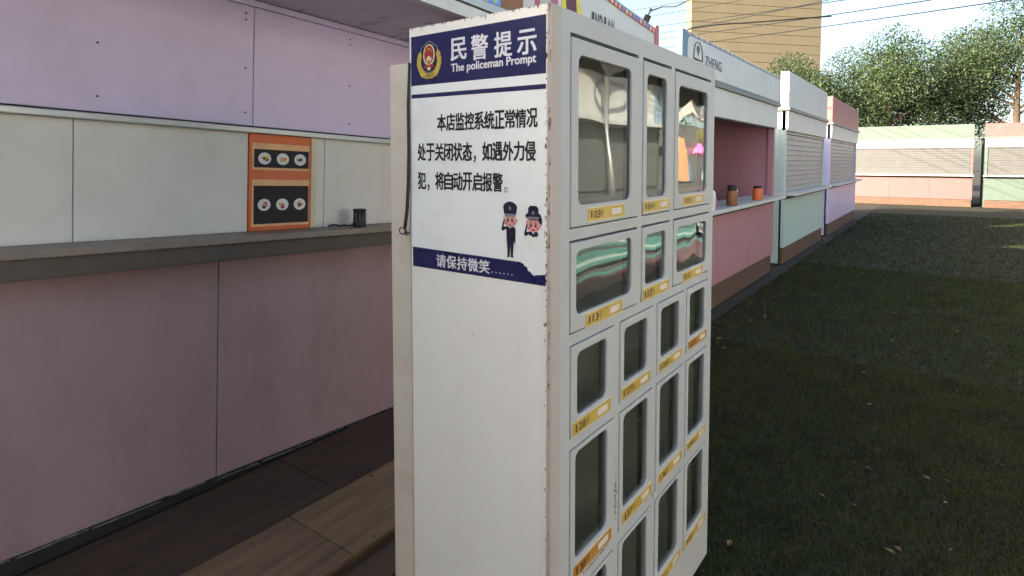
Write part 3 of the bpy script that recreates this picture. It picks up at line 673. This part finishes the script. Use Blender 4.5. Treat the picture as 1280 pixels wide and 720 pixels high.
# dividers and shelves inside
for z0, z1, cs, _ in rows:
    zt0, zt1 = z0-.010, z1+.008
    for a, b in zip(cs[:-1], cs[1:]):
        x = (a[1]+b[0])/2
        m_ = MB(); m_.box(x-.0012, x+.0012, FD+.001, .286, zt0, zt1, INNER); m_.box(x-.006, x-.0013, .036, .0500, z0, z1, MATT_BLACK); m_.build('divider', lk)  # black strip marks the dark line of the gap behind the door
    m_ = MB(); m_.box(cs[-1][1]+.012, cs[-1][1]+.0145, FD+.001, .286, zt0, zt1, INNER); m_.box(cs[-1][1]+.0065, cs[-1][1]+.0118, .036, .0500, z0, z1, MATT_BLACK); m_.build('divider', lk)
    MB().box(.0405, X1-.002, FD+.001, .286, z0-.012, z0-.0102, INNER).build('shelf', lk)
MB().box(.004, X1-.001,   .2865, .2875, HB+.005, H-.006, INNER).build('back_lining', lk)
MB().box(.003, .0055, FD+.001, .286, HB+.005, H-.006, INNER).build('side_lining', lk)
MB().box(.0405, X1-.002, FD+.001, .286, 1.9085, 1.9100, INNER).build('shelf', lk)

WIN = [[(.115,.410,1.495,1.853),(.516,.669,1.493,1.855),(.772,1.063,1.491,1.848)],
       [(.108,.421,1.229,1.386),(.514,.673,1.232,1.383),(.768,1.071,1.229,1.381)],
       [(.115,.272,.978,1.136),(.377,.536,.979,1.134),(.642,.802,.978,1.135),(.903,1.063,.981,1.135)],
       [(.108,.279,.618,.889),(.376,.546,.617,.887),(.641,.809,.620,.887),(.900,1.072,.622,.884)],
       [(.108,.280,.268,.517),(.375,.548,.268,.517),(.641,.811,.268,.518),(.903,1.071,.267,.519)]]
NUM = [['103','104','105'],['113','112','111'],['128','127','126','125'],['138','137','136','135'],['148','147','146','145']]
LAB = [[(.160,.366,1.453,1.484),(.493,.695,1.452,1.482),(.815,1.018,1.452,1.482)],
       [(.153,.357,1.190,1.222),(.495,.700,1.190,1.223),(.822,1.026,1.191,1.221)],
       [(.090,.291,.936,.968),(.357,.558,.938,.967),(.625,.825,.939,.966),(.886,1.084,.941,.970)],
       [(.097,.302,.572,.605),(.371,.574,.574,.607),(.630,.840,.573,.605),(.886,1.090,.576,.605)],
       [(.097,.302,.223,.255),(.371,.574,.223,.255),(.632,.838,.223,.255),(.888,1.100,.222,.252)]]
RUSTY = {(2,3),(3,0)}
for ri, (z0, z1, cs, _) in enumerate(rows):
    for ci, (a, b) in enumerate(cs):
        gt = .010 if ri == 0 else (.006 if ri == 1 else .0035)
        gb_ = .0035 if ri < 2 else .0025
        x0, x1, za, zb = a+.0022, b-.0022, z0+gb_, z1-gt
        wx0, wx1, wz0, wz1 = WIN[ri][ci]; T = -.0035
        k = 6; wr = .022 if ri < 2 else .019
        Rg = []
        def ring(x0_, x1_, z0_, z1_, r, y): return [(u, y, v) for u, v in rrect(x0_, x1_, z0_, z1_, r, k)]
        Rg.append(ring(x0, x1, za, zb, .003, .020)); Rg.append(ring(x0, x1, za, zb, .003, T+.0022)); Rg.append(ring(x0+.0008, x1-.0008, za+.0008, zb-.0008, .003, T+.0006)); Rg.append(ring(x0+.0025, x1-.0025, za+.0025, zb-.0025, .003, T))
        Rg.append(ring(wx0-.0025, wx1+.0025, wz0-.0025, wz1+.0025, wr+.0025, T)); Rg.append(ring(wx0-.0008, wx1+.0008, wz0-.0008, wz1+.0008, wr+.0008, T+.0006)); Rg.append(ring(wx0, wx1, wz0, wz1, wr, T+.0022)); Rg.append(ring(wx0, wx1, wz0, wz1, wr, .0035))
        Rg.append(ring(wx0-.008, wx1+.008, wz0-.008, wz1+.008, wr, .0036)); Rg.append(ring(x0+.002, x1-.002, za+.002, zb-.002, .003, .0037))
        m_ = MB(); m_.rings(Rg, PAINT_F_SHADED); door = m_.build('door', lk)
        if (ri, ci) in RUSTY: door['label'] = 'door with rusty orange number label'
        # pane
        m_ = MB(); m_.prism([(u, v) for u, v in rrect(wx0-.006, wx1+.006, wz0-.006, wz1+.006, wr, k)], .0040, .0058, GLASS_W if ri == 1 else GLASS)
        # single sheet: keep only front face
        p = m_.build('pane', door)
        # label with handwriting style number
        lx0, lx1, lz0, lz1 = LAB[ri][ci]; PM = PLATE_O if (ri, ci) in RUSTY else PLATE
        w_ = lx1-lx0; hh = lz1-lz0; m_ = MB()
        m_.cbox(lx0-.002, lx1+.002, T-.0014, T-.0001, lz0-.002, lz1+.002, PLATE_RIM, c=.0004)
        m_.box(lx0, lx1, T-.0019, T-.00145, lz0, lz1, PM)
        m_.box(lx0+w_*(.62+.02*random.random()), lx0+w_*.90, T-.0023, T-.00195, lz0+hh*.24, lz0+hh*.76, PAPER)
        m_.box(lx0+w_*.015, lx0+w_*.36, T-.0022, T-.00195, lz0+hh*.08, lz0+hh*.92, PM)
        for i, c in enumerate(NUM[ri][ci]+'号'):
            cw = .014 if c == '1' else .024; cx = lx0+w_*.055+i*.0185
            dz = random.uniform(-.001, .001)
            if c == '1': text(m_, c, cx+.003, cx+.009, lz0+hh*.22+dz, lz0+hh*.80+dz, lambda u, v: (u, T-.0025, v), BROWNINK, .01)
            else: text(m_, c, cx, cx+.0155, lz0+hh*.20+dz, lz0+hh*.80+dz, lambda u, v: (u, T-.0025, v), BROWNINK, .02 if c != '号' else .0)
        m_.build('number_label', door)
        if ri >= 2:
            m_ = MB(); m_.tube([(wx0+.016, .018, wz0+.022), (wx0+.016, .032, wz0+.022)], .006, MATT_BLACK, n=10); m_.tube([(wx0+.016, .024, wz0+.022), (wx0+.030, .024, wz0+.010)], .003, STEEL, n=6); m_.build('latch', door)
# paint chips on the mullion and below the rusty label
m_ = MB()
def chip(x, z, s):
    n = random.randint(5, 8); p = [(x+s*random.uniform(.4, 1)*math.cos(6.283*i/n), z+s*1.3*random.uniform(.4, 1)*math.sin(6.283*i/n)) for i in range(n)]
    m_.prism(p, -.0044 if x < .31 else -.0008, -.0037 if x < .31 else -.0001, BROWNINK)
for i in range(26): chip(.334+random.gauss(0, .004), .60+random.uniform(0, .115), random.uniform(.0012, .0038))
for i in range(12): chip(.333+random.gauss(0, .003), random.uniform(.62, .86), random.uniform(.0008, .0018))
for i in range(18): chip(.15+i*.0078, .5635+random.gauss(0, .002), random.uniform(.001, .003))
for i in range(8): chip(.598+random.gauss(0, .003), .545+random.uniform(0, .03), random.uniform(.001, .003))
m_.build('paint_chips', lk)['kind'] = 'stuff'
# rust and chips down the front corner crease, a few larger ones
m_ = MB()
for i in range(70):
    z = random.choice((random.uniform(1.2, 1.95), random.uniform(1.3, 1.7), random.uniform(.3, 1.9))); y = .0122+abs(random.gauss(0, .0022)); sx_ = random.uniform(.0006, .0018)*(2.2 if random.random() < .1 else 1); sz_ = sx_*random.uniform(1, 4)
    n = random.randint(5, 8); side_pts = [(y+sx_*random.uniform(.5, 1)*math.cos(6.283*k/n), z+sz_*random.uniform(.5, 1)*math.sin(6.283*k/n)) for k in range(n)]
    m_.prism(side_pts, -.0011, -.0002, random.choice((BROWNINK, RUST)), axis='x')
m_.build('rust_chips', lk)['kind'] = 'stuff'
# rear service housing
MB().cbox(.004, .50, D+.008, D+.083, .055, 1.862, HOUSE, c=.003).build('rear_housing', lk)
# castors
for x, y in ((.06, .05), (W-.07, .045), (.06, D-.05), (W-.07, D-.05)):
    m_ = MB(); m_.box(x-.025, x+.025, y-.022, y+.022, HB-.006, HB+.0005, STEEL); m_.box(x-.018, x-.014, y-.012, y+.014, .022, HB-.006, STEEL); m_.box(x+.014, x+.018, y-.012, y+.014, .022, HB-.006, STEEL)
    b = m_.build('castor', lk)
    m_ = MB(); rr = []
    for xo, r in ((-.012, .018), (-.010, .023), (.010, .023), (.012, .018)): rr.append([(x+xo, y+r*math.cos(t), .0245+r*math.sin(t)) for t in np.linspace(0, 6.2832, 19)[:-1]])
    m_.rings(rr, WHEEL, True, True, True); m_.tube([(x-.02, y, .0245), (x+.02, y, .0245)], .004, STEEL, n=8); m_.build('wheel', b)

# ---------------------------------------------------------------- the notice on the side
nb = []
YL, YR = .4385, .0145
def side(m_, pts, d0, d1, mt): m_.prism(pts, -d0, -d1, mt, axis='x')
torn = [(.084,1.3675),(.0835,1.364),(.076,1.3635),(.074,1.3585),(.066,1.356),(.0635,1.348),(.056,1.3455),(.052,1.3405),(.045,1.338),(.040,1.3400),(.030,1.341),(.0145,1.344)]
side(m_, [(YL,1.9275),(YR,1.9275),(YR,1.3440)]+torn[::-1]+[(YL,1.3705)], .0001, .0006, VINYL)
note = m_.build('notice_sticker', lk)
m_ = MB()
side(m_, [(YL-.0005,1.927),(.0147,1.927),(.0147,1.797),(YL-.0005,1.7995)], .0007, .0010, NAVY)
side(m_, [(YL-.0005,1.7765),(.0147,1.7735),(.0147,1.7625),(YL-.0005,1.7665)], .0007, .0010, NAVY)
side(m_, [(YL-.0005,1.3725),(.086,1.3655)]+[(y, z-.0005) for y, z in torn]+[(.0145,1.3175),(YL-.0005,1.3205)], .0007, .0010, NAVY)
m_.build('navy_band', note)
def put(d): return lambda u, v: (-d, -u, v)     # u runs to the reader's right (towards -y)
m_ = MB(); P_ = put(.0014)
for c, (a, b, z0, z1) in zip('民警提示', ((.297,.247,1.8515,1.9055),(.231,.180,1.8465,1.9055),(.1595,.109,1.8455,1.9035),(.0925,.041,1.8445,1.8995))):
    text(m_, c, -a, -b, z0, z1, P_, WHITEINK, .022)
text(m_, 'The policeman Prompt', -.297, -.0415, 1.818, 1.8435, P_, WHITEINK, .028)
V = '请保持微笑'
for i, c in enumerate(V): text(m_, c, -(.352-i*.0358), -(.352-i*.0358-.0325), 1.3275, 1.3600, P_, WHITEINK, .022)
for i in range(6):
    y = .168-i*.0118; side(m_, [(y+.0018*math.cos(t), 1.333+.0018*math.sin(t)) for t in np.linspace(0, 6.283, 9)[:-1]], .0012, .0014, WHITEINK)
for txt, y0, pitch, z0, z1 in (('本店监控系统正常情况', .3455, .03098, 1.6785, 1.7205), ('处于关闭状态，如遇外力侵', .4165, .03135, 1.6025, 1.6465), ('犯，将自动开启报警。', .4165, .03135, 1.5285, 1.5725)):
    for i, c in enumerate(txt):
        y = y0-i*pitch
        if c == '，': text(m_, c, -(y-.004), -(y-.010), z0-.004, z0+.012, P_, INK, .02)
        elif c == '。': text(m_, c, -(y-.003), -(y-.012), z0-.002, z0+.012, P_, INK, .0)
        else: text(m_, c, -y, -(y-.0290), z0, z1, P_, INK, .030)
m_.build('lettering', note)
# police badge
m_ = MB(); by, bz = .3725, 1.862
def sd(pts, d, mt): side(m_, [(by-u, bz+v) for u, v in pts], d, d+.0002, mt)
def ell(rx, rz, cu=0, cv=0, n=30, a0=0, a1=6.2832): return [(cu+rx*math.cos(t), cv+rz*math.sin(t)) for t in np.linspace(a0, a1, n+1)[:-1]]
sd([(0,.049),(.012,.042),(.028,.032),(.033,.012),(.030,-.012),(.018,-.028),(0,-.034),(-.018,-.028),(-.030,-.012),(-.033,.012),(-.028,.032),(-.012,.042)], .0012, GREYINK)
sd([(0,.047),(.011,.040),(.026,.031),(.031,.012),(.028,-.012),(.017,-.027),(0,-.032),(-.017,-.027),(-.028,-.012),(-.031,.012),(-.026,.031),(-.011,.040)], .0015, DARKNAVY)
for sgn in (1, -1):       # wheat wreath: overlapping leaves
    for i in range(7):
        t = R(-78+i*17); cu, cv = sgn*.036*math.cos(t), -.004+.038*math.sin(t); a = t+math.pi/2-.25
        L, w_ = .013, .0085
        pts = [(cu+sgn*(L*math.cos(a)*p-w_*math.sin(a)*q), cv+(L*math.sin(a)*p+w_*math.cos(a)*q)) for p, q in ((-1,0),(-.5,.8),(.2,.9),(1,.1),(.2,-.9),(-.5,-.8))]
        sd(pts, .0018+i*.00003, GOLDINK)
sd([(-.035,-.030),(-.020,-.036),(.020,-.036),(.035,-.030),(.027,-.043),(0,-.049),(-.027,-.043)], .0022, GOLDINK)
sd(ell(.0205,.0275,0,.012), .0018, CREAMINK); sd(ell(.0165,.0235,0,.013), .0021, REDINK)
for u, v, r in ((0,.027,.0035),(-.009,.021,.0018),(.009,.021,.0018),(-.0055,.0255,.0015),(.0055,.0255,.0015)):
    sd([(u+(r if k % 2 == 0 else r*.45)*math.sin(k*math.pi/5), v+(r if k % 2 == 0 else r*.45)*math.cos(k*math.pi/5)) for k in range(10)], .0024, YELP)
sd([(-.010,-.002),(-.008,.005),(-.004,.006),(-.004,.009),(.004,.009),(.004,.006),(.008,.005),(.010,-.002)], .0024, CREAMINK)
sd([(-.013,-.007),(.013,-.007),(.011,-.004),(-.011,-.004)], .0024, GOLDINK)
sd([(-.017,-.014),(-.006,-.011),(0,-.014),(.006,-.011),(.017,-.014),(.019,-.022),(.006,-.019),(0,-.022),(-.006,-.019),(-.019,-.022)], .0022, REDINK)
sd([(-.007,-.021),(0,-.018),(.007,-.021),(.004,-.027),(-.004,-.027)], .0024, CREAMINK)
for i in range(9):
    a = R(-90-40+i*10); sd([(.012*math.cos(a)-.0004, -.028+.010*math.sin(a)), (.012*math.cos(a)+.0004, -.028+.010*math.sin(a)), (.026*math.cos(a)+.0005, -.026+.021*math.sin(a)), (.026*math.cos(a)-.0005, -.026+.021*math.sin(a))], .0025, BROWNINK)
m_.build('police_badge', note)
# two simple saluting officers (printed figures)
def officer(cy, top, s, full, woman):
    m_ = MB()
    def q(pts, d, mt): side(m_, [(cy-u*s, top+v*s) for u, v in pts], d, d+.0002, mt)
    def e(rx, rz, cu, cv, d, mt, n=20): q(ell(rx, rz, cu, cv, n), d, mt)
    if not woman:
        q([(-.013,-.022),(-.0155,-.010),(-.013,-.005),(-.006,-.001),(0,0),(.006,-.001),(.013,-.005),(.0155,-.010),(.013,-.022)], .0018, DARKNAVY)
        q([(-.0125,-.022),(.0125,-.022),(.011,-.027),(-.011,-.027)], .0020, GREYINK)
    else:
        e(.0165,.007, 0,-.018, .0018, DARKNAVY); q([(-.011,-.018),(-.0105,-.004),(-.006,0),(.006,0),(.0105,-.004),(.011,-.018)], .0019, DARKNAVY); e(.006,.010,.012,-.026,.0010,DARKNAVY)
        q([(-.0125,-.019),(.0125,-.019),(.011,-.023),(-.011,-.023)], .0021, GREYINK)
    e(.003,.0035, 0,-.012, .0022, GREYINK, 8)
    e(.0135,.0125, 0,-.034, .0014, SKININK, 26); e(.003,.004, .0135,-.034, .0013, SKININK, 10)
    for u in (-.005,.005): e(.0022,.0042, u,-.033, .0018, INK, 12); e(.0008,.0013, u+.0004,-.0315, .0020, WHITEINK, 8)
    q([(-.0075,-.0265),(-.0025,-.0275),(-.0028,-.0265),(-.007,-.0255)], .0018, INK); q([(.0075,-.0265),(.0025,-.0275),(.0028,-.0265),(.007,-.0255)], .0018, INK)
    e(.003,.0018, 0,-.042, .0018, REDINK if woman else PINKP, 12)
    e(.0025,.0018,-.009,-.039,.0016,PINKP,8); e(.0025,.0018,.009,-.039,.0016,PINKP,8)
    # saluting arm
    q([(-.008,-.049),(-.017,-.054),(-.0195,-.050),(-.014,-.032),(-.0115,-.033),(-.0145,-.046),(-.007,-.045)], .0016, DARKNAVY)
    q([(-.0155,-.033),(-.0115,-.033),(-.0085,-.0245),(-.0105,-.0235),(-.0145,-.0265)], .0020, CREAMINK if not woman else SKININK)
    if full:
        q([(-.009,-.045),(.009,-.045),(.012,-.049),(.0115,-.074),(.0095,-.074),(.0085,-.070),(-.0075,-.070),(-.0085,-.050)], .0015, DARKNAVY)
        q([(-.0025,-.045),(.0025,-.045),(0,-.051)], .0018, WHITEINK); q([(-.0006,-.046),(.0006,-.046),(.001,-.054),(0,-.056),(-.001,-.054)], .0020, INK)
        for v in (-.058,-.064): e(.0008,.0008, .003, v, .0018, GOLDINK, 6)
        q([(-.008,-.0625),(.009,-.0625),(.009,-.0645),(-.008,-.0645)], .0018, INK)
        q([(-.0075,-.070),(.0082,-.070),(.006,-.097),(.0015,-.097),(.0005,-.076),(-.0010,-.097),(-.0055,-.097)], .0014, DARKNAVY)
        q([(-.0075,-.100),(-.001,-.100),(-.0012,-.096),(-.005,-.096)], .0018, INK); q([(.0012,-.100),(.008,-.100),(.006,-.096),(.0015,-.096)], .0018, INK)
        e(.0018,.0025,.0105,-.0765,.0017,WHITEINK,8)
    else:
        q([(-.009,-.045),(.009,-.045),(.010,-.052),(.004,-.0535),(.002,-.052),(0,-.0555),(-.003,-.0525),(-.009,-.051)], .0015, DARKNAVY)
        q([(-.0025,-.045),(.0025,-.045),(0,-.050)], .0018, WHITEINK)
    return m_.build('officer_figure', note)
officer(.1140, 1.5065, 1.32, True, False); officer(.0480, 1.4990, 1.33, False, True)

# black cable between locker and rear housing, ending in a loop
pts = [(-.004,.442,1.86),(-.006,.446,1.75),(-.006,.4455,1.62),(-.008,.446,1.54),(-.010,.450,1.47),(-.012,.456,1.425)]
tp = []
for i in range(len(pts)-1):
    for t in (0, .25, .5, .75): tp.append(Vector(pts[i]).lerp(Vector(pts[i+1]), t))
tp.append(Vector(pts[-1]))
m_ = MB(); m_.tube(tp, [.0035+.0012*min(1, i/12) for i in range(len(tp))], CABLE, n=8)
loop = [(-.014, .456-.0+.011*math.cos(t)+.009, 1.414+.009*math.sin(t)) for t in np.linspace(0, 6.6, 18)]
m_.tube(loop, .0016, CABLE, n=6); m_.tube([(-.012,.456,1.425),(-.013,.452,1.412),(-.012,.440,1.409)], .0028, CABLE, n=6); m_.tube([(-.012,.456,1.42),(-.012,.45,1.402)], .0022, CABLE, n=6)
tag(m_.build('power_cable'), 'black cable hanging down the locker edge and ending in a small loop', 'cable')
